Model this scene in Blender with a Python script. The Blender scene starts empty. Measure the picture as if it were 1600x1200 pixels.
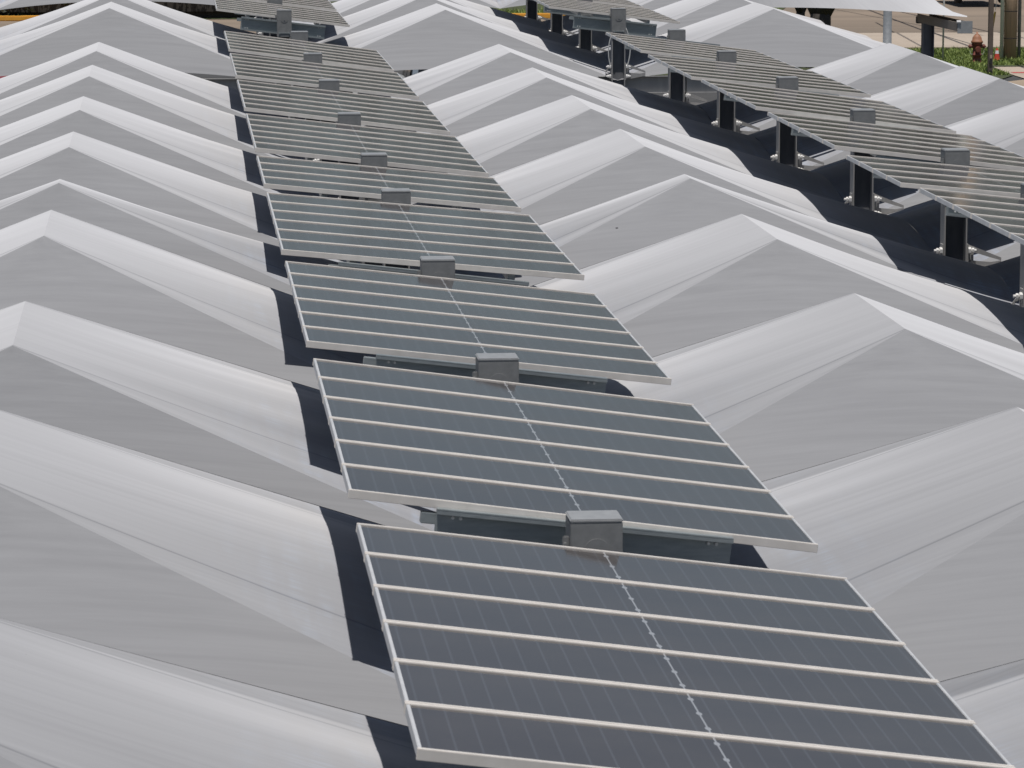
import bpy, bmesh, math, random
from mathutils import Vector, Matrix
random.seed(7)
R = math.radians
scene = bpy.context.scene
C = scene.collection
CAMZ = 7.0          # camera height above the lot

# ------------------------------------------------------------------ helpers
def tag(o, label=None, cat=None, group=None, kind=None):
    if label: o['label'] = label
    if cat: o['category'] = cat
    if group: o['group'] = group
    if kind: o['kind'] = kind
    return o

def empty(name, loc=(0, 0, 0), rz=0.0):
    o = bpy.data.objects.new(name, None); C.objects.link(o)
    o.empty_display_size = .2
    o.location = loc; o.rotation_euler = (0, 0, rz)
    return o

def obj(name, bm, m, parent=None, smooth=False, loc=None):
    me = bpy.data.meshes.new(name)
    bm.normal_update()
    bm.to_mesh(me); bm.free()
    for mm in (m if isinstance(m, (list, tuple)) else [m]): me.materials.append(mm)
    if smooth: me.polygons.foreach_set('use_smooth', [True]*len(me.polygons))
    o = bpy.data.objects.new(name, me); C.objects.link(o)
    if parent: o.parent = parent
    if loc: o.location = loc
    return o

def children(o): return [c for c in o.children]

def copy_tree(o, parent=None):
    c = o.copy(); C.objects.link(c); c.parent = parent
    for ch in children(o): copy_tree(ch, c)
    return c

def box(bm, cx, cy, cz, sx, sy, sz, bev=0.0, M=None, mi=0):
    r = bmesh.ops.create_cube(bm, size=1.0)
    vs = r['verts']
    T = Matrix.Translation((cx, cy, cz)) @ Matrix.Diagonal((sx, sy, sz, 1))
    if M is not None: T = M @ T
    bmesh.ops.transform(bm, matrix=T, verts=vs)
    fs = set(f for v in vs for f in v.link_faces)
    for f in fs: f.material_index = mi
    if bev > 0:
        es = set(e for v in vs for e in v.link_edges)
        bmesh.ops.bevel(bm, geom=list(es), offset=bev, segments=2, affect='EDGES')

def cyl(bm, a, b, r0, r1=None, n=14, caps=True, mi=0):
    a = Vector(a); b = Vector(b); r1 = r0 if r1 is None else r1
    d = b - a
    q = d.to_track_quat('Z', 'Y').to_matrix().to_4x4()
    M = Matrix.Translation((a + b)/2) @ q
    r = bmesh.ops.create_cone(bm, cap_ends=caps, segments=n, radius1=r0, radius2=r1, depth=d.length, matrix=M)
    for f in set(f for v in r['verts'] for f in v.link_faces): f.material_index = mi

def tube(bm, pts, r, n=8):
    pts = [Vector(p) for p in pts]; rings = []
    for i, p in enumerate(pts):
        d = (pts[min(i+1, len(pts)-1)] - pts[max(i-1, 0)]).normalized()
        u = d.cross(Vector((.13, .97, .2))).normalized(); w = d.cross(u)
        rings.append([bm.verts.new(p + (u*math.cos(2*math.pi*k/n) + w*math.sin(2*math.pi*k/n))*r) for k in range(n)])
    for a, b in zip(rings[:-1], rings[1:]):
        for k in range(n): bm.faces.new((a[k], a[(k+1) % n], b[(k+1) % n], b[k]))
    bm.faces.new(list(reversed(rings[0]))); bm.faces.new(rings[-1])

def lathe(bm, prof, n=24, cx=0, cy=0):
    rings = []
    for (r, z) in prof:
        rings.append([bm.verts.new((cx + r*math.cos(2*math.pi*i/n), cy + r*math.sin(2*math.pi*i/n), z)) for i in range(n)])
    for a, b in zip(rings[:-1], rings[1:]):
        for i in range(n):
            bm.faces.new((a[i], a[(i+1) % n], b[(i+1) % n], b[i]))
    bm.faces.new(list(reversed(rings[0]))); bm.faces.new(rings[-1])

def prism(bm, poly, axis, d0, d1, mi=0):
    """extrude a 2-D polygon; axis 'x' -> poly is (y,z), 'y' -> (x,z), 'z' -> (x,y)"""
    def P(u, v, d):
        return {'x': (d, u, v), 'y': (u, d, v), 'z': (u, v, d)}[axis]
    a = [bm.verts.new(P(u, v, d0)) for u, v in poly]
    b = [bm.verts.new(P(u, v, d1)) for u, v in poly]
    n = len(poly); fs = []
    fs.append(bm.faces.new(a)); fs.append(bm.faces.new(list(reversed(b))))
    for i in range(n): fs.append(bm.faces.new((a[i], b[i], b[(i+1) % n], a[(i+1) % n])))
    for f in fs: f.material_index = mi
    bmesh.ops.recalc_face_normals(bm, faces=fs)

# ------------------------------------------------------------------ materials
class NT:
    def __init__(s, name):
        s.m = bpy.data.materials.new(name); s.m.use_nodes = True
        s.t = s.m.node_tree; s.t.nodes.clear()
        s.out = s.t.nodes.new('ShaderNodeOutputMaterial')
    def n(s, typ, **kw):
        nd = s.t.nodes.new(typ)
        for k, v in kw.items(): setattr(nd, k, v)
        return nd
    def link(s, a, b): s.t.links.new(a, b)
    def val(s, x, sock):
        if hasattr(x, 'is_output'): s.link(x, sock)
        else: sock.default_value = x
    def math(s, op, a, b=0.0, c=None):
        nd = s.n('ShaderNodeMath', operation=op)
        s.val(a, nd.inputs[0]); s.val(b, nd.inputs[1])
        if c is not None: s.val(c, nd.inputs[2])
        return nd.outputs[0]
    def mix(s, f, a, b, typ='MIX'):
        nd = s.n('ShaderNodeMix', data_type='RGBA', blend_type=typ)
        s.val(f, nd.inputs[0]); s.val(a, nd.inputs[6]); s.val(b, nd.inputs[7])
        return nd.outputs[2]
    def noise(s, vec, scale, detail=3.0, rough=.55, stretch=None):
        if stretch:
            mp = s.n('ShaderNodeMapping'); mp.inputs['Scale'].default_value = stretch
            s.link(vec, mp.inputs[0]); vec = mp.outputs[0]
        nd = s.n('ShaderNodeTexNoise'); s.link(vec, nd.inputs['Vector'])
        nd.inputs['Scale'].default_value = scale; nd.inputs['Detail'].default_value = detail
        nd.inputs['Roughness'].default_value = rough
        return nd.outputs['Fac']
    def ramp(s, f, a, b, c0=0.0, c1=1.0):
        nd = s.n('ShaderNodeMapRange'); s.val(f, nd.inputs[0])
        nd.inputs[1].default_value = a; nd.inputs[2].default_value = b
        nd.inputs[3].default_value = c0; nd.inputs[4].default_value = c1
        return nd.outputs[0]
    def coord(s, which='Object'):
        return s.n('ShaderNodeTexCoord').outputs[which]
    def bump(s, h, strength=.3, dist=.01):
        nd = s.n('ShaderNodeBump'); nd.inputs['Strength'].default_value = strength
        nd.inputs['Distance'].default_value = dist; s.link(h, nd.inputs['Height'])
        return nd.outputs[0]
    def bsdf(s, color, rough=.6, metal=0.0, normal=None, **kw):
        nd = s.n('ShaderNodeBsdfPrincipled')
        s.val(color, nd.inputs['Base Color']); s.val(rough, nd.inputs['Roughness']); s.val(metal, nd.inputs['Metallic'])
        if normal is not None: s.link(normal, nd.inputs['Normal'])
        for k, v in kw.items(): s.val(v, nd.inputs[k])
        s.link(nd.outputs[0], s.out.inputs[0])
        return nd

def c4(r, g=None, b=None):
    return (r, r, r, 1) if g is None else (r, g, b, 1)

def mottled(name, a, b, scale=6, rough=.6, metal=0.0, bumpy=0.0, stretch=None, coord='Object', detail=4, **kw):
    t = NT(name); v = t.coord(coord)
    f = t.ramp(t.noise(v, scale, detail, .6, stretch), .3, .7)
    col = t.mix(f, c4(*a), c4(*b))
    nrm = t.bump(t.noise(v, scale*4, 3), bumpy, .01) if bumpy else None
    t.bsdf(col, rough, metal, nrm, **kw)
    return t.m

M = {}
def fabric_mat():
    t = NT('shade_mesh_fabric')
    uv = t.coord('UV')
    st = t.noise(uv, 1.0, 4, .65, (14, .35, 1))           # knit streaks along the pull of the cloth
    st2 = t.noise(uv, 1.0, 2, .5, (2.2, .12, 1))          # broad tension bands
    sp = t.noise(t.coord('Object'), 2.1, 1.0, .3)
    cl = t.noise(t.coord('Object'), .45, 3, .6)
    f = t.math('ADD', t.math('MULTIPLY', st, .5), t.math('MULTIPLY', st2, .5))
    col = t.mix(t.ramp(f, .3, .7), c4(.615, .606, .610), c4(.688, .68, .684))
    col = t.mix(t.ramp(cl, .35, .7, 0, .18), col, c4(.56, .55, .535))
    ea = t.n('ShaderNodeAttribute'); ea.attribute_name = 'dust_shade'
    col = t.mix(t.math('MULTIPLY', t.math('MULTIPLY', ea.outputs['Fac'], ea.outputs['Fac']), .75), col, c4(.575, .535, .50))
    # a few specks of dirt
    vo = t.n('ShaderNodeTexVoronoi'); vo.inputs['Scale'].default_value = .9
    t.link(t.coord('Object'), vo.inputs['Vector'])
    spk = t.math('MULTIPLY', t.math('LESS_THAN', vo.outputs['Distance'], .011), t.math('GREATER_THAN', sp, .5))
    col = t.mix(t.math('MULTIPLY', spk, .75), col, c4(.06, .055, .05))
    # seam lines: vertex attribute "seam" carries the distance in metres
    at = t.n('ShaderNodeAttribute'); at.attribute_name = 'seam'
    sm = t.ramp(at.outputs['Fac'], .005, .018, .34, 0)
    col = t.mix(sm, col, c4(.12, .125, .14))
    nrm = t.bump(st, .10, .01)
    b = t.bsdf(col, .85, 0, nrm)
    b.inputs['Specular IOR Level'].default_value = .15
    # pale mesh, shade below its holes painted dark; holes close at a slant
    ge = t.n('ShaderNodeNewGeometry')
    dt = t.n('ShaderNodeVectorMath', operation='DOT_PRODUCT'); t.link(ge.outputs['Normal'], dt.inputs[0]); t.link(ge.outputs['Incoming'], dt.inputs[1])
    cs = t.math('POWER', t.math('MULTIPLY', t.math('ABSOLUTE', dt.outputs['Value']), 5.26), 1.6)
    op = t.math('MULTIPLY', .595, t.math('SUBTRACT', 1.0, t.math('EXPONENT', t.math('MULTIPLY', cs, -1.0))))
    ha = t.n('ShaderNodeAttribute'); ha.attribute_name = 'far_strip'
    op = t.math('ADD', op, t.math('MULTIPLY', ha.outputs['Fac'], .17))  # dark part raised in a strip at the far end of each slope
    op = t.math('MULTIPLY', op, t.ramp(st, .3, .7, 1.03, .97))
    bk = t.n('ShaderNodeBsdfDiffuse'); rb = t.math('MULTIPLY', t.ramp(t.noise(uv, 1.0, 2, .5, (1.1, 9, 1)), .45, .68), t.ramp(t.noise(uv, 1.0, 3, .6, (34, 1.5, 1)), .42, .62)); ra = t.n('ShaderNodeAttribute'); ra.attribute_name = 'dust_shade'; t.link(t.mix(ra.outputs['Fac'], c4(.013, .017, .024), t.mix(rb, c4(.014, .048, .115), c4(.16, .30, .52))), bk.inputs['Color']); mx = t.n('ShaderNodeMixShader')  # blue of the panels' shadow painted in towards the valley, over knit ribs
    t.link(op, mx.inputs[0]); t.link(b.outputs[0], mx.inputs[1]); t.link(bk.outputs[0], mx.inputs[2]); t.link(mx.outputs[0], t.out.inputs[0])
    return t.m
M['fabric'] = fabric_mat()

def glass_mat():
    t = NT('solar_cells')
    uv = t.coord('UV'); sep = t.n('ShaderNodeSeparateXYZ'); t.link(uv, sep.inputs[0])
    u, v = sep.outputs[0], sep.outputs[1]
    # faint gaps between the cells across the module
    fu = t.math('FRACT', t.math('MULTIPLY', u, 24/2.1))
    gap = t.math('LESS_THAN', t.math('ABSOLUTE', t.math('SUBTRACT', fu, .5)), .045)
    # the joint in the middle with diamond shaped openings
    dv = t.math('ABSOLUTE', t.math('SUBTRACT', t.math('FRACT', t.math('MULTIPLY', v, 3/.66)), .5))
    wid = t.math('ADD', .0032, t.math('MULTIPLY', .0075, t.math('SQRT', t.math('MAXIMUM', 0.0, t.math('SUBTRACT', 1.0, t.math('POWER', t.math('MULTIPLY', dv, 10.0), 2.0))))))
    mid = t.math('LESS_THAN', t.math('ABSOLUTE', t.math('SUBTRACT', u, 1.05)), wid)
    dust = t.noise(t.coord('Object'), 1.3, 5, .65)
    oi = t.n('ShaderNodeObjectInfo')
    base = t.mix(t.ramp(dust, .3, .75), c4(.066, .056, .052), c4(.090, .077, .070))
    base = t.mix(t.math('MULTIPLY', oi.outputs['Random'], .35), base, c4(.115, .11, .108))
    base = t.mix(t.math('MULTIPLY', gap, .22), base, c4(.18, .19, .21))
    base = t.mix(t.math('MULTIPLY', mid, .62), base, c4(.55, .56, .58))
    b = t.bsdf(base, t.ramp(dust, .3, .8, .07, .15), 0)
    b.inputs['Specular IOR Level'].default_value = .5
    return t.m
M['glass'] = glass_mat()
M['alu'] = mottled('module_frame_aluminium', (.66, .615, .56), (.76, .71, .655), 9, .45, .0, coord='Object')
M['alus'] = mottled('side_frame_aluminium', (.50, .505, .51), (.60, .60, .60), 9, .45)
M['galv'] = mottled('galvanised_steel', (.36, .37, .37), (.47, .475, .47), 14, .42, .35, .05)
M['galvd'] = mottled('galvanised_beam', (.30, .33, .335), (.40, .43, .43), 10, .42, .45, .03, (1, 1, 5))
M['steel'] = mottled('grey_primer_steel', (.33, .32, .31), (.40, .39, .375), 5, .55, .1, .05, (3, 3, .6))
M['lid'] = mottled('grey_lid_paint', (.30, .30, .298), (.36, .36, .355), 20, .32)
M['web'] = mottled('shaded_web_plate', (.15, .155, .165), (.21, .21, .215), 5, .6, .1, .05, (3, 3, .6))  # same steel as the flanges, darkened in colour for the shade on the web
M['boxgrey'] = mottled('grey_box_paint', (.20, .20, .197), (.25, .25, .245), 20, .45, .0, .02)
M['bolt'] = mottled('bright_zinc_bolt', (.78, .75, .71), (.88, .86, .83), 30, .3, .1)
M['under'] = mottled('module_backsheet', (.20, .20, .21), (.26, .26, .27), 6, .5)
M['cable_w'] = mottled('pale_cable_sheath', (.55, .54, .52), (.66, .65, .63), 20, .5)
M['cable_k'] = mottled('black_cable_sheath', (.02, .02, .02), (.04, .04, .04), 20, .5)

def ground_mat(name, a, b, c, s1=.35, s2=9, rough=.9, bmp=.25, stretch=None):
    t = NT(name); v = t.coord('Object')
    f1 = t.ramp(t.noise(v, s1, 5, .6, stretch), .32, .68); f2 = t.ramp(t.noise(v, s2, 4, .7), .35, .7)
    col = t.mix(f1, c4(*a), c4(*b)); col = t.mix(t.math('MULTIPLY', f2, .4), col, c4(*c))
    t.bsdf(col, rough, 0, t.bump(t.noise(v, s2*6, 3), bmp, .01)); return t.m
M['asphalt'] = ground_mat('lot_asphalt', (.045, .045, .046), (.07, .068, .065), (.10, .097, .092))
M['road'] = ground_mat('worn_road_surface', (.17, .135, .10), (.32, .245, .18), (.25, .20, .16), .22, 6, .9, .2, (.12, 1, 1))
M['concrete'] = ground_mat('pale_concrete', (.41, .335, .26), (.50, .415, .33), (.33, .27, .21), .5, 5)
M['dirt'] = ground_mat('tan_dirt', (.32, .25, .18), (.40, .31, .22), (.26, .20, .14), .5, 5)
M['soil'] = ground_mat('grass_soil', (.05, .065, .025), (.075, .09, .03), (.06, .05, .03), .8, 8)
M['yellow'] = mottled('yellow_kerb_paint', (.62, .30, .035), (.74, .38, .05), 4, .7, 0, .1)
M['redpaint'] = mottled('red_line_paint', (.42, .06, .05), (.52, .10, .09), 5, .7)
M['whitepaint'] = mottled('white_road_paint', (.6, .58, .54), (.75, .73, .7), 5, .7)

# ------------------------------------------------------------------ survey (metres; z relative to the camera, converted below)
XM = (1.803, 7.018)            # the two rows of posts and solar tables
ROWL, ROWR = -3.62, 12.25      # posts rows bounding the outer tents (outside the frame)
W = 2.1
ZV = CAMZ - 4.16               # low line of the fabric
HUMP = .27
LN = [6.70, 11.50, 16.20, 21.10, 25.85, 30.60, 33.87, 38.50, 43.30, 48.10, 52.90]      # first block post lines
LB = [59.85, 64.60, 69.40, 74.20]                                                     # second block
LC = [81.3, 86.0, 90.7]                                                                # third block

def hump(t):
    return sum(hump0(min(1, max(0, t+d*.014)))*w_ for d, w_ in ((-3, .06), (-2, .12), (-1, .2), (0, .24), (1, .2), (2, .12), (3, .06))) - HUMP*.035*max(0, 1-min(t, 1-t)/.042)
def hump0(t):
    t = min(t, 1-t)
    K = [(0, 0), (.10, .19), (.19, .36), (.25, .55), (.32, .73), (.40, .90), (.5, 1.0)]
    for (a_, u_), (b_, v_) in zip(K[:-1], K[1:]):
        if t <= b_: return HUMP*(u_ + (v_-u_)*(t-a_)/(b_-a_))
    return HUMP

RIP = random.Random(11)
def canopy(xr, zr, xl, xrt, la, lb, r1, r2, label, zv=ZV, arc=.19, nt=60, nq=10):
    """one stretched tent: two ruled slopes between ridge and the scalloped valley edges, a hipped face at each end"""
    bm = bmesh.new(); uvl = bm.loops.layers.uv.new('UVMap')
    seam = bm.verts.layers.float.new('seam'); dust_shade = bm.verts.layers.float.new('dust_shade'); far_strip = bm.verts.layers.float.new('far_strip')
    T0 = .20
    rip = [(RIP.uniform(3, 11), RIP.uniform(0, 6.28), RIP.uniform(.001, .004)) for _ in range(5)]
    def setuv(f, d):
        for lp in f.loops: lp[uvl].uv = d[lp.vert]
    for xv in (xl, xrt):
        d = {}; g = []
        for i in range(nt+1):
            t = i/nt
            V = Vector((xv, la + (lb-la)*t, zv + hump(t) + math.sin(math.pi*t)*sum(a_*math.sin(f_*math.pi*t*1.3+h_) for f_, h_, a_ in rip)))
            k = min(1, max(0, (t-T0)/(1-2*T0)))
            k = k*k*(3-2*k)*.25 + k*.75
            P = Vector((xr, r1 + (r2-r1)*k, zr))
            row = []
            for j in range(nq+1):
                q = j/nq
                p = P.lerp(V, q)
                p.z -= .030*math.sin(math.pi*q)*math.sin(math.pi*t) if 0 < j < nq else 0
                vt = bm.verts.new(p)
                s = min(abs(t-T0), abs(t-1+T0))*(lb-la)*(.25 + .75*q)
                vt[seam] = s; vt[far_strip] = 1.0 if t > .835 else 0.0; vt[dust_shade] = max(0, (q-.35)/.65)
                d[vt] = (p.y, q*2.9 + xv*.7)
                row.append(vt)
            g.append(row)
        for i in range(nt):
            for j in range(nq):
                f = bm.faces.new((g[i][j], g[i+1][j], g[i+1][j+1], g[i][j+1])) if xv == xrt else bm.faces.new((g[i][j], g[i][j+1], g[i+1][j+1], g[i+1][j]))
                f.smooth = True; setuv(f, d)
    for (ly, ry, sg) in ((la, r1, 1), (lb, r2, -1)):
        d = {}; g = []
        n2 = 20
        apex = Vector((xr, ry, zr))
        for i in range(n2+1):
            x = xl + (xrt-xl)*i/n2
            w = 1 - (2*i/n2-1)**2
            B = Vector((x, ly + sg*.05*w, zv + arc*w))
            row = []
            for j in range(nq+1):
                q = j/nq
                p = B.lerp(apex, q)
                vt = bm.verts.new(p); vt[seam] = 1.0
                d[vt] = (q*1.5 + ly, x)
                row.append(vt)
            g.append(row)
        for i in range(n2):
            for j in range(nq):
                vs = (g[i][j], g[i+1][j], g[i+1][j+1], g[i][j+1])
                f = bm.faces.new(vs if sg > 0 else tuple(reversed(vs)))
                f.smooth = True; setuv(f, d)
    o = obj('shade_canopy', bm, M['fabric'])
    tag(o, label, 'canopy', 'stretched fabric shade tents over the car park')
    return o

ORD = ['nearest', 'second', 'third', 'fourth', 'fifth', 'sixth', 'seventh', 'eighth', 'ninth', 'tenth', 'eleventh', 'twelfth', 'thirteenth', 'fourteenth', 'fifteenth']
def nth(i, tail): return ('nearest' if i == 0 else ORD[i]+' from the front') + tail
R1M = {3: (22.0, 24.03), 4: (27.75, 29.6), 5: (31.75, 32.1), 6: (35.15, 36.9), 7: (39.55, 41.5), 8: (44.6, 46.65), 9: (49.3, 51.3)}
R2M = {2: (17.7, 19.55), 3: (22.6, 24.36), 4: (27.5, 29.3), 5: (32.2, 32.6), 6: (35.3, 37.35), 7: (39.9, 41.86), 8: (44.65, 46.45), 9: (49.4, 51.2)}
R3M = {8: (44.15, 46.4), 9: (49.2, 51.12)}
ridges = [(-.91, CAMZ-3.04, ROWL, XM[0], R1M, 'left of both solar rows'),
          (4.40, CAMZ-3.09, XM[0], XM[1], R2M, 'between the two solar rows'),
          (9.67, CAMZ-3.10, XM[1], ROWR, R3M, 'right of both solar rows')]
for ri, (xr, zr, xl, xrt, mm, where) in enumerate(ridges):
    for b in range(1, len(LN)-1 + 1):
        la, lb = LN[b-1], LN[b]
        if b < 2 or (ri == 2 and la < 25): continue
        mrg = 1.45 if lb-la > 4 else 1.4
        r1, r2 = mm.get(b-1, (la+mrg, lb-mrg))
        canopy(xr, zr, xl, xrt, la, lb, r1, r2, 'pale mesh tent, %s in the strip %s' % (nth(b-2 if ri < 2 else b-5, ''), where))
    for b in range(len(LB)-1 - (1 if ri == 0 else 0)):
        la, lb = LB[b], LB[b+1]
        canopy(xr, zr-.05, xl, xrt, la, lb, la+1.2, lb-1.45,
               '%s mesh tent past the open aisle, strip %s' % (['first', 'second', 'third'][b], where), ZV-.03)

# third block, beyond a second aisle: only the front faces show at the top of the photo
for ri, (xr, zr, xl, xrt, mm, where) in enumerate(ridges):
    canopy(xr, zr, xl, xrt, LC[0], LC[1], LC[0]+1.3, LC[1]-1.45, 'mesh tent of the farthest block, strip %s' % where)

# ------------------------------------------------------------------ solar tables
def make_module(depth):
    """one framed module, origin at its centre, glass top at z = 0"""
    bm = bmesh.new(); uvl = bm.loops.layers.uv.new('UVMap')
    w, d = W-.02, depth-.02
    box(bm, 0, 0, -.006, w, d, .006)
    for f in bm.faces:
        f.material_index = 0 if f.normal.z > .5 else 1
        for lp in f.loops: lp[uvl].uv = (lp.vert.co.x + W/2, lp.vert.co.y + depth/2)
    g = obj('solar_module', bm, [M['glass'], M['under']])
    bm = bmesh.new()
    o = depth/2 - .0035
    for s in (-1, 1): box(bm, 0, s*(o-.0105), -.0165, W, .021, .039, .002)
    obj('module_frame', bm, M['alu'], g)
    for s in (-1, 1):
        bm = bmesh.new(); box(bm, s*(W/2-.0095), 0, -.0175, .013, 2*o-.044, .036, .002)
        obj('side_frame', bm, M['alus'], g)
    return g

def make_table(n, length, name_label, group):
    root = empty('solar_table')
    tag(root, name_label, 'solar table', group)
    d = length/n
    g = make_module(d)
    for k in range(n):
        m = g if k == 0 else copy_tree(g)
        m.parent = root; m.location = (0, -length/2 + d*(k+.5), 0)
    for s in (-1, 1):
        bm = bmesh.new()
        box(bm, s*.55, 0, -.066, .05, length-.10, .055, .004)
        obj('support_rail', bm, M['galv'], root)
    return root

TABLES = {0: [(1, 11.89, 15.83, 7.45, .015), (2, 16.54, 20.63, 7.69, .025), (3, 21.56, 25.48, 6.69, .010), (4, 26.21, 30.21, 5.45, .026), (5, 30.98, 33.55, 5.86, .013), (6, 34.15, 38.07, 6.69, .013), (7, 38.84, 42.90, 7.10, .007), (8, 43.70, 47.71, 7.07, .004), (9, 48.46, 52.40, 7.6, .003), (10, 60.3, 64.2, 7.3, -.09), (11, 65.0, 69.0, 7.0, -.09)],
          1: [(4, 26.21, 30.21, 6.33, .001), (5, 30.98, 33.55, 5.64, -.021), (6, 34.15, 38.07, 6.95, -.012), (7, 38.84, 42.90, 7.35, -.023), (8, 43.70, 47.71, 6.04, -.025), (9, 48.46, 52.40, 7.22, -.035), (10, 60.3, 64.2, 7.0, -.07), (11, 65.0, 69.0, 7.0, -.07), (12, 69.9, 73.9, 7.0, -.07)]}
proto = {}
for row, lst in TABLES.items():
    rn = ['middle row', 'right-hand row'][row]
    for (k, n0, f0, tl, dz) in lst:
        n = 4 if k == 5 else 6
        first = lst[0][0]
        if k >= 10: lab = 'solar table of the %s, %s past the open aisle' % (rn, ['first', 'second', 'third'][k-10])
        elif k == 5: lab = 'short four-module tilted solar table of the %s' % rn
        else: lab = 'six-module tilted solar table, %s in the %s' % (nth(k-first, ''), rn)
        if n not in proto:
            t = proto[n] = make_table(n, f0-n0, lab, 'tilted solar tables')
            t['len'] = f0-n0
        else:
            t = copy_tree(proto[n]); t['label'] = lab
        t.location = (XM[row], (n0+f0)/2, CAMZ-3.108+dz)
        t.rotation_euler = (0, R(tl), 0)
        t.scale = (1, (f0-n0)/proto[n]['len'], 1)
for t in proto.values(): del t['len']
for o in list(bpy.data.objects):
    if 'len' in o.keys(): del o['len']

# ------------------------------------------------------------------ posts with cap box, cross beam and fabric brackets
def make_post():
    root = empty('support_post')
    zt = CAMZ-3.06
    for s in (-1, 1):
        bm = bmesh.new(); box(bm, s*.098, 0, zt/2, .012, .19, zt, .002)
        obj('flange', bm, M['steel'], root)
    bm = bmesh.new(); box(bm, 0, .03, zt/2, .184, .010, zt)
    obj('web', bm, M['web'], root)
    bm = bmesh.new()
    box(bm, 0, -.012, CAMZ-3.02-.2, .225, .215, .40, .004)
    cb = obj('cap_box', bm, M['boxgrey'], root)
    bm = bmesh.new(); box(bm, 0, -.012, CAMZ-3.0125, .228, .2175, .016, .005)
    obj('lid', bm, M['lid'], cb)
    bm = bmesh.new(); cyl(bm, (0, -.12, CAMZ-3.145), (0, -.1235, CAMZ-3.145), .056, .056, 28); cyl(bm, (0, -.123, CAMZ-3.155), (0, -.131, CAMZ-3.155), .008, .008, 8)
    obj('cover_disc', bm, M['boxgrey'], cb)
    bm = bmesh.new()
    for s in (-1, 1):
        cyl(bm, (s*.075, -.118, CAMZ-3.36), (s*.075, -.137, CAMZ-3.36), .014, .014, 6)
    box(bm, 0, -.124, CAMZ-3.36, .13, .008, .012)
    obj('clamp_bolt', bm, M['galvd'], cb)
    bm = bmesh.new(); box(bm, -.128, -.07, CAMZ-3.12, .03, .012, .075, .005); cyl(bm, (-.132, -.075, CAMZ-3.12), (-.132, -.085, CAMZ-3.12), .009, .009, 8)
    obj('lug', bm, M['boxgrey'], cb)
    # the C-shaped cross beam that carries the ends of two tables, tilted with them
    Mx = Matrix.Translation((0, .30, CAMZ-3.165)) @ Matrix.Rotation(R(6.7), 4, 'Y')
    bm = bmesh.new()
    box(bm, 0, .040, -.10, 1.32, .006, .192, 0, Mx)
    box(bm, 0, .020, .0, 1.32, .046, .008, .002, Mx); box(bm, 0, .020, -.20, 1.32, .046, .008, .002, Mx)
    box(bm, 0, .0, -.012, 1.32, .005, .016, 0, Mx); box(bm, 0, .0, -.188, 1.32, .005, .016, 0, Mx)
    box(bm, -.69, .07, -.05, .07, .05, .05, .003, Mx)
    for sx in (-.06, .06): box(bm, sx, -.10, -.10, .010, .26, .15, 0, Mx)
    cb = obj('cross_beam', bm, M['galvd'], root)
    bm = bmesh.new()
    for x in (-.585, -.55, .555, .59):
        cyl(bm, Mx @ Vector((x, .038, -.035)), Mx @ Vector((x, .026, -.035)), .008, .008, 6)
        cyl(bm, Mx @ Vector((x, .038, -.165)), Mx @ Vector((x, .026, -.165)), .008, .008, 6)
    obj('beam_bolt', bm, M['bolt'], cb)
    for s in (-1, 1):
        bm = bmesh.new(); z = ZV + .17
        y0, y1 = -.040, -.028
        a = s*.105; b_ = s*(.43 if s > 0 else .20)
        m0, m1 = a + (b_-a)*.22, a + (b_-a)*.72
        prism(bm, [(a, z+.135), (b_, z+.005), (b_, z-.022), (m1, z+.005), (m0, z+.055), (a, z+.055)], 'y', y0, y1)
        prism(bm, [(a, z-.02), (m0, z-.02), (m1, z-.035), (b_, z-.0221), (b_, z-.07), (a, z-.135)], 'y', y0, y1)
        box(bm, a + (m0-a)*.5, -.034, z+.017, abs(m0-a), .012, .072)
        box(bm, s*.113, -.035, z, .014, .11, .27, .003)
        br = obj('fabric_bracket', bm, M['steel'], root)
        for dz in (-.075, .075):
            bm = bmesh.new(); x0 = s*.118
            cyl(bm, (x0, -.075, z+dz), (x0+s*.075, -.075, z+dz), .014, .014, 8)
            cyl(bm, (x0, -.075, z+dz), (x0+s*.026, -.075, z+dz), .032, .032, 6)
            cyl(bm, (x0+s*.034, -.075, z+dz), (x0+s*.054, -.075, z+dz), .025, .025, 6)
            obj('bracket_bolt', bm, M['bolt'], br)
    return root
pp = None
def ordl(i): return ORD[i]
for row in (0, 1):
    rn = ['middle row', 'right-hand row'][row]
    lines = [l for l in LN if l > (15 if row == 0 else 29)]
    for i, y in enumerate(lines + LB):
        if i < len(lines): lab = 'grey H-shaped steel post with cap box, %s in the %s' % (nth(i, ''), rn)
        else: lab = 'grey H-shaped steel post with cap box in the %s, %s beyond the open aisle' % (rn, ['first', 'second', 'third', 'fourth'][i-len(lines)])
        if pp is None:
            p = pp = make_post(); tag(p, lab, 'post', 'steel posts carrying solar tables and tents')
        else:
            p = copy_tree(pp); p['label'] = lab
        p.location = (XM[row], y, -.06 if y > 55 else 0)
        for ch in p.children:
            if ch.name.startswith('cross_beam'): ch.location.z = {16.2: .06, 21.1: .05, 25.85: .02}.get(y, -.04 if y > 55 else 0)

# header beams across the edge of the second block
def header(x, y, x0, x1, lab):
    bm = bmesh.new()
    zc = CAMZ-4.26
    box(bm, (x0+x1)/2, .04, zc, x1-x0, .012, .25)
    for dz in (-.128, .128): box(bm, (x0+x1)/2, .04, zc+dz, x1-x0+.01, .15, .012, .002)
    o = obj('header_beam', bm, M['steel'], None, False, (x, y, 0))
    tag(o, lab, 'beam', 'steel header beams at the aisle')
header(XM[1], LB[0], .106, 1.75, 'grey steel beam running right from the first right-row post past the aisle')
header(XM[1], LB[0], -.30, -.106, 'short grey beam stub left of the first right-row post past the aisle')
header(XM[0], LB[0], -1.36, -.106, 'grey steel beam running left from the first middle-row post past the aisle')

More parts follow.
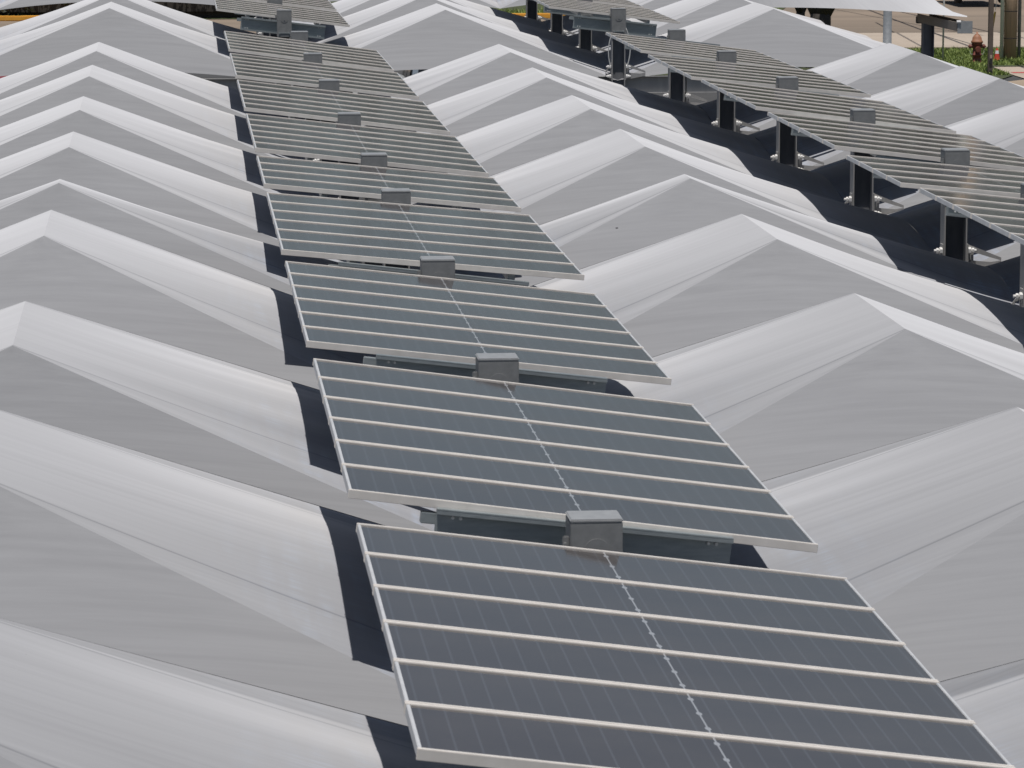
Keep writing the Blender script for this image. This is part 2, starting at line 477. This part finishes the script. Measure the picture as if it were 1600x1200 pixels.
def cable(pts, r, m, lab, name='cable', n=8):
    bm = bmesh.new(); tube(bm, pts, r, n)
    tag(obj(name, bm, m, None, True), lab, 'cable')
def sagc(x, y, z0, z1, out, lab, m):
    pts = []
    for i in range(13):
        t = i/12
        pts.append((x + out*math.sin(math.pi*t)**.8*1.0 + out*.35*t, y-.09, z0 + (z1-z0)*t))
    cable(pts, .009, m, lab)
x, y = XM[1], LB[0]
sagc(x+.10, y, CAMZ-3.35, ZV+.17, .07, 'pale cable looping down the right side of the tall open post', M['cable_w'])
sagc(x-.10, y, CAMZ-3.45, ZV+.17, -.05, 'pale cable looping down the left side of the tall open post', M['cable_w'])
sagc(x+.08, LN[-1], CAMZ-3.35, ZV+.05, .04, 'black cable hanging on the last right-row post before the aisle', M['cable_k'])

cable([(XM[0]-.74+.02*k, 16.62-.02*k, CAMZ-3.33+.10*math.sin(math.pi*k/12)) for k in range(13)], .007, M['cable_w'], 'short pale cable loop left of the nearest cross beam')
# ------------------------------------------------------------------ ground
def sheet(name, poly, z, m, kind='structure'):
    bm = bmesh.new()
    f = bm.faces.new([bm.verts.new((x, y, z)) for x, y in poly])
    if f.normal.z < 0: bmesh.ops.reverse_faces(bm, faces=[f])
    o = obj(name, bm, m); o['kind'] = kind
    return o
def rect(x0, x1, y0, y1): return [(x0, y0), (x1, y0), (x1, y1), (x0, y1)]
sheet('ground', rect(-900, 900, -300, 1500), 0, M['asphalt'])
sheet('road', rect(-300, 400, 119.8, 150), .004, M['road'])
sheet('sidewalk', rect(14, 300, 111.9, 119.8), .05, M['concrete'])
for jx in range(15, 60, 3): sheet('sidewalk_joint', rect(jx, jx+.05, 111.95, 119.75), .054, M['asphalt'])
sheet('far_verge', [(-300, 130.4), (18.5, 130.4), (21.5, 134), (25, 150), (25, 260), (-300, 260)], .02, M['soil'])
sheet('verge', [(12, 99.5), (21.5, 98.6), (22.35, 100.5), (22.5, 104.0), (60, 104.4), (60, 111.7), (12, 111.7)], .03, M['soil'])
sheet('driveway', [(22.4, 99.3), (60, 99.3), (60, 104.3), (22.55, 103.9), (22.4, 101)], .026, M['concrete'])
sheet('dirt_patch', [(20, 85), (60, 85), (60, 99.2), (22.4, 99.2), (21.3, 98)], .008, M['dirt'])
sheet('red_line', [(22.55, 101.35), (45, 101.35), (45, 101.75), (22.55, 101.75)], .031, M['redpaint'])
sheet('road_marking', [(30.6, 141.8), (45, 139.6), (45, 139.95), (30.6, 142.15)], .009, M['whitepaint'])
for kx0, kx1, kl in ((-300, -2.2, 'yellow painted kerb in front of the tall dark hedge'), (8.0, 18, 'yellow painted kerb seen between the far posts, grass behind it')):
    bm = bmesh.new(); box(bm, (kx0+kx1)/2, 130.2, .085, kx1-kx0, .45, .17, .03)
    tag(obj('yellow_kerb', bm, M['yellow']), kl, 'kerb')
bm = bmesh.new(); box(bm, 77, 111.8, .045, 130, .18, .09, .02)
tag(obj('kerb', bm, M['concrete']), 'low concrete kerb behind the grass with the fire hydrant', 'kerb')

def leafmat(name, a, b):
    t = NT(name)
    oi = t.n('ShaderNodeNewGeometry'); f = oi.outputs['Random Per Island']
    t.bsdf(t.mix(f, c4(*a), c4(*b)), .6, 0); return t.m
M['grass'] = leafmat('grass_blades', (.11, .17, .03), (.30, .36, .09))
M['leaf'] = leafmat('tree_leaves', (.035, .06, .02), (.085, .115, .04))
M['hedge'] = leafmat('hedge_leaves', (.020, .026, .012), (.045, .05, .022))
M['bark'] = mottled('dark_bark', (.035, .030, .026), (.065, .055, .045), 12, .9, 0, .6, (4, 4, 1))

def grass(name, polyrects, dens, hmin, hmax, z):
    bm = bmesh.new(); rnd = random.Random(3)
    for (x0, x1, y0, y1) in polyrects:
        for _ in range(int((x1-x0)*(y1-y0)*dens)):
            x = rnd.uniform(x0, x1); y = rnd.uniform(y0, y1)
            h = rnd.uniform(hmin, hmax)*(1.5 if rnd.random() < .1 else 1); w = rnd.uniform(.012, .03)
            a = rnd.uniform(0, 6.28); lx, ly = rnd.gauss(0, .45)*h, rnd.gauss(0, .45)*h
            p = [(x-w*math.cos(a), y-w*math.sin(a), z), (x+w*math.cos(a), y+w*math.sin(a), z), (x+lx, y+ly, z+h)]
            bm.faces.new([bm.verts.new(q) for q in p])
    o = obj(name, bm, M['grass']); o['kind'] = 'stuff'
    return o
grass('grass', [(17.5, 21.6, 99.6, 111.6), (21.6, 22.3, 100.5, 111.6), (22.3, 28, 104.5, 111.6)], 420, .035, .10, .03)
grass('far_grass', [(8, 19, 130.6, 133.5), (16, 21.5, 134, 138)], 120, .10, .22, .02)

# ------------------------------------------------------------------ street things
GX = lambda px, Y: (px-800)/6000.0*Y*1.0 + 0
def place(px, Y):
    """world x on the sight line of the photo column px at depth Y"""
    a = .0892; k = (px-800)/6000.0
    return Y*(math.sin(a) + k*math.cos(a))/(math.cos(a) - k*math.sin(a))
M['hyd'] = mottled('weathered_red_hydrant', (.16, .045, .03), (.23, .075, .05), 8, .55, 0, .15)
M['hydtop'] = mottled('sunlit_hydrant_bonnet', (.30, .13, .07), (.38, .18, .10), 8, .6, 0, .15)  # bonnet colour lightened to carry the sun on the dome
hx, hy = place(1525, 105.6), 105.6
h = empty('fire_hydrant', (hx, hy, .03)); tag(h, 'dark red fire hydrant with sunlit-painted domed top on the grass', 'hydrant')
bm = bmesh.new(); lathe(bm, [(.17, 0), (.17, .035), (.125, .04), (.118, .20), (.145, .205), (.145, .235), (.118, .24), (.112, .50), (.15, .52), (.15, .555), (.12, .56)], 24)
obj('barrel', bm, M['hyd'], h, True)
bm = bmesh.new(); lathe(bm, [(.165, .555), (.17, .60), (.14, .62), (.125, .70), (.085, .765), (.05, .79), (.05, .80), (.026, .80), (.026, .86)], 24)
obj('bonnet', bm, M['hydtop'], h, True)
for s in (-1, 1):
    bm = bmesh.new(); cyl(bm, (s*.10, 0, .46), (s*.18, 0, .46), .05, .05, 16); cyl(bm, (s*.175, 0, .46), (s*.225, 0, .46), .062, .055, 16); cyl(bm, (s*.225, 0, .46), (s*.255, 0, .46), .022, .022, 5)
    cp = obj('side_cap', bm, M['hyd'], h)
    bm = bmesh.new(); tube(bm, [(s*.19, -.02, .40), (s*.20, -.03, .30), (s*.15, -.05, .23), (s*.12, -.06, .25)], .008, 6)
    obj('cap_chain', bm, M['galv'], cp)
bm = bmesh.new(); cyl(bm, (0, -.09, .38), (0, -.17, .38), .07, .07, 18); cyl(bm, (0, -.165, .38), (0, -.215, .38), .085, .075, 18)
obj('front_cap', bm, M['hyd'], h)

M['wood'] = mottled('weathered_pole_wood', (.36, .26, .18), (.56, .40, .26), 3, .85, 0, .5, (9, 9, .25))
M['pipe_g'] = mottled('pale_green_conduit', (.70, .76, .68), (.78, .84, .75), 5, .5)
M['pipe_s'] = mottled('dark_grey_conduit', (.19, .195, .215), (.26, .265, .29), 5, .5)
M['brown'] = mottled('brown_painted_steel', (.105, .082, .068), (.15, .118, .098), 6, .6, 0, .1)
ux, uy = place(1577, 106.9), 106.9
u = empty('utility_pole', (ux, uy, 0)); tag(u, 'thick wooden utility pole with conduits on both sides', 'utility pole')
bm = bmesh.new(); lathe(bm, [(.185, 0), (.18, 2), (.165, 5), (.13, 10.4)], 20); obj('pole', bm, M['wood'], u, True)
for px, r, m in ((-.25, .055, 'pipe_g'), (.245, .05, 'pipe_s')):
    bm = bmesh.new(); cyl(bm, (px, -.02, 0), (px, -.02, 7.5), r, r, 12); obj('conduit', bm, M[m], u, True)
for z in (.62, 1.38):
    bm = bmesh.new(); lathe(bm, [(.188, z), (.190, z+.006), (.190, z+.022), (.188, z+.028)], 20)
    obj('strap', bm, M['bark'], u)
bm = bmesh.new(); box(bm, 0, -.17, 9.6, 2.4, .11, .12); obj('cross_arm', bm, M['wood'], u)

b = empty('steel_pole', (place(1546, 100.9), 100.9, 0)); tag(b, 'slim brown square steel pole in front of the wooden one', 'pole')
bm = bmesh.new(); box(bm, 0, 0, 3, .125, .125, 6, .008); obj('shaft', bm, M['brown'], b)
bm = bmesh.new(); box(bm, .005, -.075, .50, .06, .03, .09, .006); obj('outlet_box', bm, M['concrete'], b)
bm = bmesh.new(); box(bm, .0, -.075, .36, .08, .03, .10, .006); cyl(bm, (0, -.09, .1), (0, -.066, .1), .045, .045, 16); obj('hand_hole_cover', bm, M['cable_k'], b)

bm = bmesh.new(); cyl(bm, (0, 0, 0), (.02, 0, 3.2), .026, .026, 10)
sp = empty('sign_post', (place(1472, 106.5), 106.5, 0)); tag(sp, 'thin galvanised sign post standing on the grass', 'sign post')
obj('post', bm, M['cable_w'], sp, True)
bm = bmesh.new(); box(bm, .02, -.035, 2.75, .46, .006, .46, .002); obj('sign_plate', bm, M['galv'], sp)

cn = empty('traffic_cone', (place(1556.5, 106.4), 106.4, .03)); tag(cn, 'small red and white traffic cone beside the brown pole', 'cone')
M['coner'] = mottled('cone_red', (.62, .06, .04), (.70, .09, .05), 6, .5); M['conew'] = mottled('cone_white', (.75, .74, .72), (.8, .8, .78), 6, .5)
bm = bmesh.new(); box(bm, 0, 0, .012, .22, .22, .024, .005); lathe(bm, [(.085, .024), (.058, .20)], 20); obj('cone_body', bm, M['coner'], cn)
bm = bmesh.new(); lathe(bm, [(.0585, .20), (.041, .29)], 20); obj('reflective_band', bm, M['conew'], cn)
bm = bmesh.new(); lathe(bm, [(.041, .2901), (.026, .35), (.018, .352)], 20); obj('cone_tip', bm, M['coner'], cn)

gx0, gx1 = place(1541, 107.2), place(1552, 107.2)
gw = empty('guy_wire', (gx0, 107.2, 0)); tag(gw, 'slanted guy wire with a dark yellow guard behind the brown pole', 'guy wire')
bm = bmesh.new(); cyl(bm, (0, 0, 0), (1.0, .0, 6.6), .008, .008, 6); obj('wire', bm, M['galv'], gw)
M['guard'] = mottled('dark_yellow_guard', (.17, .12, .02), (.24, .17, .03), 5, .6)
bm = bmesh.new(); cyl(bm, (.02, -.01, .08), (.21, -.01, 1.36), .028, .028, 8); obj('guard', bm, M['guard'], gw)

lp = empty('lamp_post', (place(1385, 88.0), 88.0, 0)); tag(lp, 'round pale grey lamp post under the edge of the far tent', 'lamp post')
bm = bmesh.new(); lathe(bm, [(.22, 0), (.22, .03), (.105, .04), (.10, 3), (.085, 6.2)], 20); obj('shaft', bm, M['galv'], lp, True)
bm = bmesh.new(); box(bm, -.13, -.02, 1.28, .07, .09, .16, .02); obj('junction_box', bm, M['conew'], lp)
bm = bmesh.new(); box(bm, 0, -.35, 6.2, .26, .6, .10, .03); obj('lamp_head', bm, M['galv'], lp)

# far right end of the third block: an H post with a cantilevered gutter beam and the last corner of cloth
ex, ey = place(1448, 75.5), 75.5
ep = empty('end_post', (ex, ey, 0)); tag(ep, 'dark H-shaped end post carrying a cantilevered box gutter', 'post')
zt = CAMZ-4.10
for s in (-1, 1):
    bm = bmesh.new(); box(bm, s*.105, 0, zt/2, .014, .20, zt); obj('flange', bm, M['pipe_s'], ep)
bm = bmesh.new(); box(bm, 0, .05, zt/2, .196, .012, zt); obj('web', bm, M['pipe_s'], ep)
bm = bmesh.new(); box(bm, -.14, -.07, zt-.02, .22, .12, .14, .01); obj('bracket', bm, M['cable_k'], ep)
gb = empty('gutter_beam', (place(1441, 74.9), 74.9, CAMZ-4.05)); tag(gb, 'pale box gutter beam with a square end plate, jutting out from the dark post', 'beam')
dxg = place(1503, 71.7)-place(1441, 74.9)
bm = bmesh.new()
L0 = Vector((0, 0, 0)); L1 = Vector((dxg, -3.2, .0))
dirv = (L1-L0).normalized(); ang = math.atan2(-dirv.x, dirv.y)
Mg = Matrix.Translation((L0+L1)/2) @ Matrix.Rotation(ang, 4, 'Z')
ln = (L1-L0).length
box(bm, -.12, 0, 0, .012, ln, .17, 0, Mg); box(bm, .12, 0, 0, .012, ln, .17, 0, Mg); box(bm, 0, 0, -.079, .228, ln, .012, 0, Mg)
obj('gutter', bm, M['concrete'], gb)
bm = bmesh.new(); box(bm, .03, -3.22, -.01, .29, .014, .235, .004, Matrix.Translation((dxg, 0, 0)))
obj('end_plate', bm, M['galv'], gb)
bm = bmesh.new(); cyl(bm, (dxg-.13, -3.22, .09), (dxg-.05, -3.23, .09), .03, .03, 8); obj('shackle', bm, M['bolt'], gb)

bm = bmesh.new(); uvl = bm.loops.layers.uv.new('UVMap'); sl = bm.verts.layers.float.new('seam')
A = Vector((ROWR-1.2, 80.2, ZV+.02)); B = Vector((place(1509, 71.8), 71.8, CAMZ-3.875)); Pk = Vector((place(1456, 77), 77.0, CAMZ-4.02)); Q = Vector((ROWR-1.2, 81.0, CAMZ-3.0)); Pt = Vector((place(1412, 80.6), 80.6, CAMZ-3.2))
n1, n2 = 24, 12; g = []
for i in range(n1+1):
    t = i/n1
    lo = A.lerp(B, t); lo.z += .10*math.sin(math.pi*t)
    hi = Q.lerp(Pt, min(1, t*1.25)) if t < .8 else Pt.lerp(Pk.lerp(B, .0), 0)
    if t >= .8:
        s = (t-.8)/.2; hi = Pt*(1-s)**2 + Pk*(2*s*(1-s)) + (B+Vector((0, 0, .02)))*s*s
    g.append([bm.verts.new(lo.lerp(hi, j/n2)) for j in range(n2+1)])
for r_ in g:
    for v in r_: v[sl] = 1.0
for i in range(n1):
    for j in range(n2):
        f = bm.faces.new((g[i][j], g[i+1][j], g[i+1][j+1], g[i][j+1])); f.smooth = True
        for lpp in f.loops: lpp[uvl].uv = (lpp.vert.co.x, lpp.vert.co.z)
tag(obj('shade_canopy', bm, M['fabric']), 'pale mesh cloth corner tapering to the gutter beam at the far right', 'canopy', 'stretched fabric shade tents over the car park')

# overhead cables: above the picture, their shadows cross the road
SUN_DIR = Vector((-.03, -.235, .97)).normalized()
def overhead(p0, p1, lab, r=.035, hgt=9.3):
    off = SUN_DIR*(hgt/SUN_DIR.z)
    a = Vector((p0[0], p0[1], 0))+off; b = Vector((p1[0], p1[1], 0))+off
    pts = []
    for i in range(17):
        t = i/16; p = a.lerp(b, t); p.z -= .25*math.sin(math.pi*t); pts.append(p)
    bm = bmesh.new(); tube(bm, pts, r, 6)
    tag(obj('overhead_cable', bm, M['cable_k'], None, True), lab, 'cable', 'overhead cables whose shadows cross the road')
def gnd(px, py):
    p_ = .1484; a_ = .0892
    fw = Vector((math.sin(a_)*math.cos(p_), math.cos(a_)*math.cos(p_), -math.sin(p_))); rt = Vector((math.cos(a_), -math.sin(a_), 0)); up = rt.cross(fw)
    d = fw*6000 + rt*(px-800) - up*(py-600)
    return d*(-CAMZ/d.z)
for (q0, q1, r, lab) in (((1390, 28), (1560, 92), .05, 'thick overhead cable crossing towards the hydrant'), ((1440, 26), (1600, 62), .045, 'thick overhead cable crossing high over the road'), ((1395, 50), (1445, 78), .03, 'thin overhead cable near the lamp post'), ((1300, 14), (1440, 40), .03, 'thin overhead cable beside the trees')):
    a, b_ = gnd(*q0), gnd(*q1); d = b_-a
    overhead(a-d*.6, b_+d*.6, lab, r)

# ------------------------------------------------------------------ trees and hedge
def leaves(bm, rnd, cx, cy, cz, rx, ry, rz, n, size):
    for _ in range(n):
        while True:
            p = Vector((rnd.uniform(-1, 1), rnd.uniform(-1, 1), rnd.uniform(-1, 1)))
            if p.length < 1: break
        p = Vector((cx+p.x*rx, cy+p.y*ry, cz+p.z*rz))
        q = Matrix.Rotation(rnd.uniform(0, 6.28), 3, Vector((rnd.gauss(0, 1), rnd.gauss(0, 1), rnd.gauss(0, 1))).normalized())
        s = size*rnd.uniform(.6, 1.4)
        bm.faces.new([bm.verts.new(p + q @ Vector(v)) for v in ((-s*.5, 0, 0), (0, -s*.25, 0), (s*.5, 0, 0), (0, s*.25, 0))])
def tree(x, y, r, hgt, lab, lean, seed, crown=2600):
    rnd = random.Random(seed)
    t = empty('broadleaf_tree', (x, y, 0)); tag(t, lab, 'tree', 'dark-trunked trees by the road')
    bm = bmesh.new()
    cyl(bm, (0, 0, 0), (lean*.3, 0, .9), r*1.25, r, 14); cyl(bm, (lean*.3, 0, .9), (lean*.6, 0, 1.5), r, r*.95, 14)
    for k in range(4):
        a = k*1.57+rnd.uniform(-.4, .4)
        e = (lean*.6+1.4*math.cos(a), 1.4*math.sin(a), 4.0+rnd.uniform(-.3, .6))
        cyl(bm, (lean*.6, 0, 1.35), e, r*.72, r*.3, 10)
        cyl(bm, e, (e[0]*1.7, e[1]*1.7, 6.2), r*.3, r*.08, 8)
    obj('trunk', bm, M['bark'], t, True)
    bm = bmesh.new()
    for k in range(14):
        a = rnd.uniform(0, 6.28); d = rnd.uniform(0, 2.6)
        leaves(bm, rnd, d*math.cos(a), d*math.sin(a), rnd.uniform(4.2, hgt), 1.3, 1.3, .9, crown//14, .22)
    obj('crown', bm, M['leaf'], t)
tree(place(1279, 104.0), 104.0, .30, 8.5, 'thick dark forked tree trunk behind the tents at the top of the photo', .05, 4)
tree(place(1248, 106.5), 106.5, .13, 7.0, 'thin dark tree trunk left of the thick one', .05, 5, 1500)
bm = bmesh.new(); rnd = random.Random(9)
for k in range(90):
    leaves(bm, rnd, -24+k*.31, 131.2+rnd.uniform(-.5, .5), rnd.uniform(.4, 2.6), .9, .8, .6, 110, .20)
hd = empty('hedge', (0, 0, 0)); tag(hd, 'tall dark hedge behind the yellow kerb at the top left', 'hedge')
obj('foliage', bm, M['hedge'], hd)
bm = bmesh.new(); box(bm, -10, 131.3, 1.2, 27, .9, 2.3, .2); obj('woody_core', bm, M['bark'], hd)

bm = bmesh.new(); rnd = random.Random(21)
for k in range(120):
    xx = -40+k*1.25; hh = rnd.uniform(14, 22)
    leaves(bm, rnd, xx, 176+rnd.uniform(-4, 4), hh*.5, 2.6, 2.5, hh*.5, 210, .9)
o = obj('far_wood', bm, leafmat('distant_foliage', (.045, .040, .028), (.085, .07, .045))); o['kind'] = 'stuff'

# ------------------------------------------------------------------ vehicles glimpsed below the cloth
M['tyre'] = mottled('tyre_rubber', (.018, .018, .018), (.03, .03, .03), 20, .8)
M['rim'] = mottled('wheel_rim', (.35, .35, .36), (.45, .45, .46), 8, .35, .8)
M['cglass'] = mottled('car_glass', (.012, .014, .016), (.02, .022, .024), 3, .06)
M['lamp_r'] = mottled('tail_lamp', (.35, .02, .02), (.42, .03, .03), 8, .3)
M['lamp_w'] = mottled('head_lamp', (.7, .7, .7), (.8, .8, .8), 8, .2)
def carpaint(name, c):
    m = mottled(name, c, tuple(min(1, v*1.1) for v in c), 1.5, .3, 0); m.node_tree.nodes['Principled BSDF'].inputs['Coat Weight'].default_value = .6
    return m
def car(x, y, rz, paint, lab, lift=0.0, kind='suv'):
    """length along local y, nose at +y"""
    t = empty('parked_car', (x, y, 0), rz); tag(t, lab, 'car', None)
    bm = bmesh.new(); k = 1.0
    top = 1.72+lift
    low = [(-2.25, .45), (-2.30, .75), (-2.22, 1.02), (1.05, 1.06), (2.05, .94), (2.28, .78), (2.30, .45)]
    prism(bm, [(yy, zz+lift*.6) for yy, zz in low], 'x', -.92, .92)
    bmesh.ops.bevel(bm, geom=[e for e in bm.edges], offset=.05, segments=2, affect='EDGES')
    body = obj('body', bm, paint, t)
    bm = bmesh.new()
    cab = [(-2.15, 1.0), (-1.95, top-.10), (-1.7, top), (.15, top), (.35, top-.05), (1.12, 1.03)]
    a = [bm.verts.new((-.84 + (.12 if zz > 1.3 else 0), yy, zz+(lift*.6 if zz < 1.3 else 0))) for yy, zz in cab]
    b_ = [bm.verts.new((.84 - (.12 if zz > 1.3 else 0), yy, zz+(lift*.6 if zz < 1.3 else 0))) for yy, zz in cab]
    bm.faces.new(a); bm.faces.new(list(reversed(b_)))
    for i in range(len(cab)): bm.faces.new((a[i], b_[i], b_[(i+1) % len(cab)], a[(i+1) % len(cab)]))
    bmesh.ops.recalc_face_normals(bm, faces=bm.faces[:])
    obj('cabin', bm, paint, t)
    for s in (-1, 1):
        for (ya, yb) in ((-1.75, -.95), (-.85, -.02), (.08, .62)):
            bm = bmesh.new()
            zb, zc = 1.12+lift*.6, top-.16
            sl = .0 if yb < .5 else .34
            pts = [(s*.845, ya, zb), (s*.845, yb, zb), (s*.745, yb-sl, zc), (s*.745, ya+(.0), zc)]
            q = [bm.verts.new(p) for p in pts]; q2 = [bm.verts.new((p[0]+s*.012, p[1], p[2]+.004)) for p in pts]
            bm.faces.new(q2); bm.faces.new(list(reversed(q)))
            for i in range(4): bm.faces.new((q[i], q[(i+1) % 4], q2[(i+1) % 4], q2[i]))
            bmesh.ops.recalc_face_normals(bm, faces=bm.faces[:])
            obj('window', bm, M['cglass'], t)
    for (p0, p1, nm) in (((-2.14, 1.10), (-1.97, top-.13), 'rear_window'), ((1.05, 1.10), (.38, top-.08), 'windscreen')):
        bm = bmesh.new(); sg = -1 if p0[0] < 0 else 1
        pts = [(-.70, p0[0], p0[1]+lift*.6), (.70, p0[0], p0[1]+lift*.6), (.62, p1[0], p1[1]), (-.62, p1[0], p1[1])]
        q = [bm.verts.new((a_, b1+sg*.012, c_)) for a_, b1, c_ in pts]; q2 = [bm.verts.new((a_, b1+sg*.026, c_+.008)) for a_, b1, c_ in pts]
        bm.faces.new(q2); bm.faces.new(list(reversed(q)))
        for i in range(4): bm.faces.new((q[i], q[(i+1) % 4], q2[(i+1) % 4], q2[i]))
        bmesh.ops.recalc_face_normals(bm, faces=bm.faces[:])
        obj(nm, bm, M['cglass'], t)
    for s in (-1, 1):
        for yy in (-1.42, 1.42):
            bm = bmesh.new(); prof = [(.20, -.11), (.31, -.11), (.345, -.07), (.345, .07), (.31, .11), (.20, .11)]
            for i in range(28):
                pass
            cyl(bm, (s*.80-.11, yy, .345), (s*.80+.11, yy, .345), .345, .345, 28)
            bmesh.ops.bevel(bm, geom=[e for e in bm.edges if abs(e.verts[0].co.x-e.verts[1].co.x) < 1e-5], offset=.03, segments=2, affect='EDGES')
            w = obj('wheel', bm, M['tyre'], t)
            bm = bmesh.new(); cyl(bm, (s*.905, yy, .345), (s*.918, yy, .345), .215, .20, 20); obj('rim', bm, M['rim'], w)
        bm = bmesh.new(); box(bm, s*.74, -2.29, .88+lift*.6, .22, .05, .24, .02); obj('tail_lamp', bm, M['lamp_r'], t)
        bm = bmesh.new(); box(bm, s*.68, 2.22, .82+lift*.6, .34, .12, .14, .02); obj('head_lamp', bm, M['lamp_w'], t)
    return t
P_w = carpaint('white_car_paint', (.72, .72, .71)); P_s = carpaint('silver_blue_car_paint', (.24, .28, .32)); P_r = carpaint('red_car_paint', (.42, .015, .03)); P_k = carpaint('black_car_paint', (.02, .02, .022))
car(place(702, 80), 82.0, 0, P_s, 'silver-blue car with dark windows glimpsed under the tent edge', .25)
car(place(482, 77), 77.0, R(90), P_w, 'white car whose roof catches the sun beyond the first tents', .06)
car(place(2, 76), 77.0, 0, P_r, 'red car glimpsed under the tent at the left edge', .12)
car(place(1060, 66), 68.0, R(20), P_k, 'black car in the shade below the header beam')
car(place(925, 66), 67.0, R(-8), P_k, 'black car in the shade left of the tall open post')
# the vehicle on the road, only its wheels reach into the photo
tr = car(place(1531, 136.5), 138.2, 0, P_k, 'dark vehicle on the far road, seen only from its wheels down', .35)
tr.location.z = .12

# ------------------------------------------------------------------ light, sky, camera
sd = SUN_DIR
elev = math.asin(sd.z); azim = math.atan2(sd.x, sd.y)
w = bpy.data.worlds.new('World'); scene.world = w; w.use_nodes = True
nt = w.node_tree; bg = nt.nodes['Background']
sk = nt.nodes.new('ShaderNodeTexSky'); sk.sky_type = 'NISHITA'; sk.sun_disc = False
sk.sun_elevation = elev; sk.sun_rotation = azim; sk.air_density = 1.0; sk.dust_density = 1.0; sk.ozone_density = 1.2
nt.links.new(sk.outputs[0], bg.inputs[0]); bg.inputs[1].default_value = .055
sl_ = bpy.data.lights.new('sun', 'SUN'); sl_.energy = 4.2; sl_.angle = R(.53); sl_.color = (1, .975, .945)
so = bpy.data.objects.new('sun', sl_); C.objects.link(so)
so.rotation_euler = sd.to_track_quat('Z', 'Y').to_euler()
so.location = (0, 0, 60)

cam = bpy.data.cameras.new('camera'); co = bpy.data.objects.new('camera', cam); C.objects.link(co)
cam.sensor_width = 36; cam.lens = 135.0; cam.clip_end = 4000; cam.clip_start = .5
co.location = (0, 0, CAMZ); co.rotation_euler = (math.pi/2-.1484, 0, -.0892)
cam.dof.use_dof = True; cam.dof.focus_distance = 36; cam.dof.aperture_fstop = 18
scene.camera = co
vs = scene.view_settings
vs.view_transform = 'Standard'; vs.look = 'None'; vs.exposure = -0.19; vs.gamma = 1.0; vs.use_curve_mapping = False
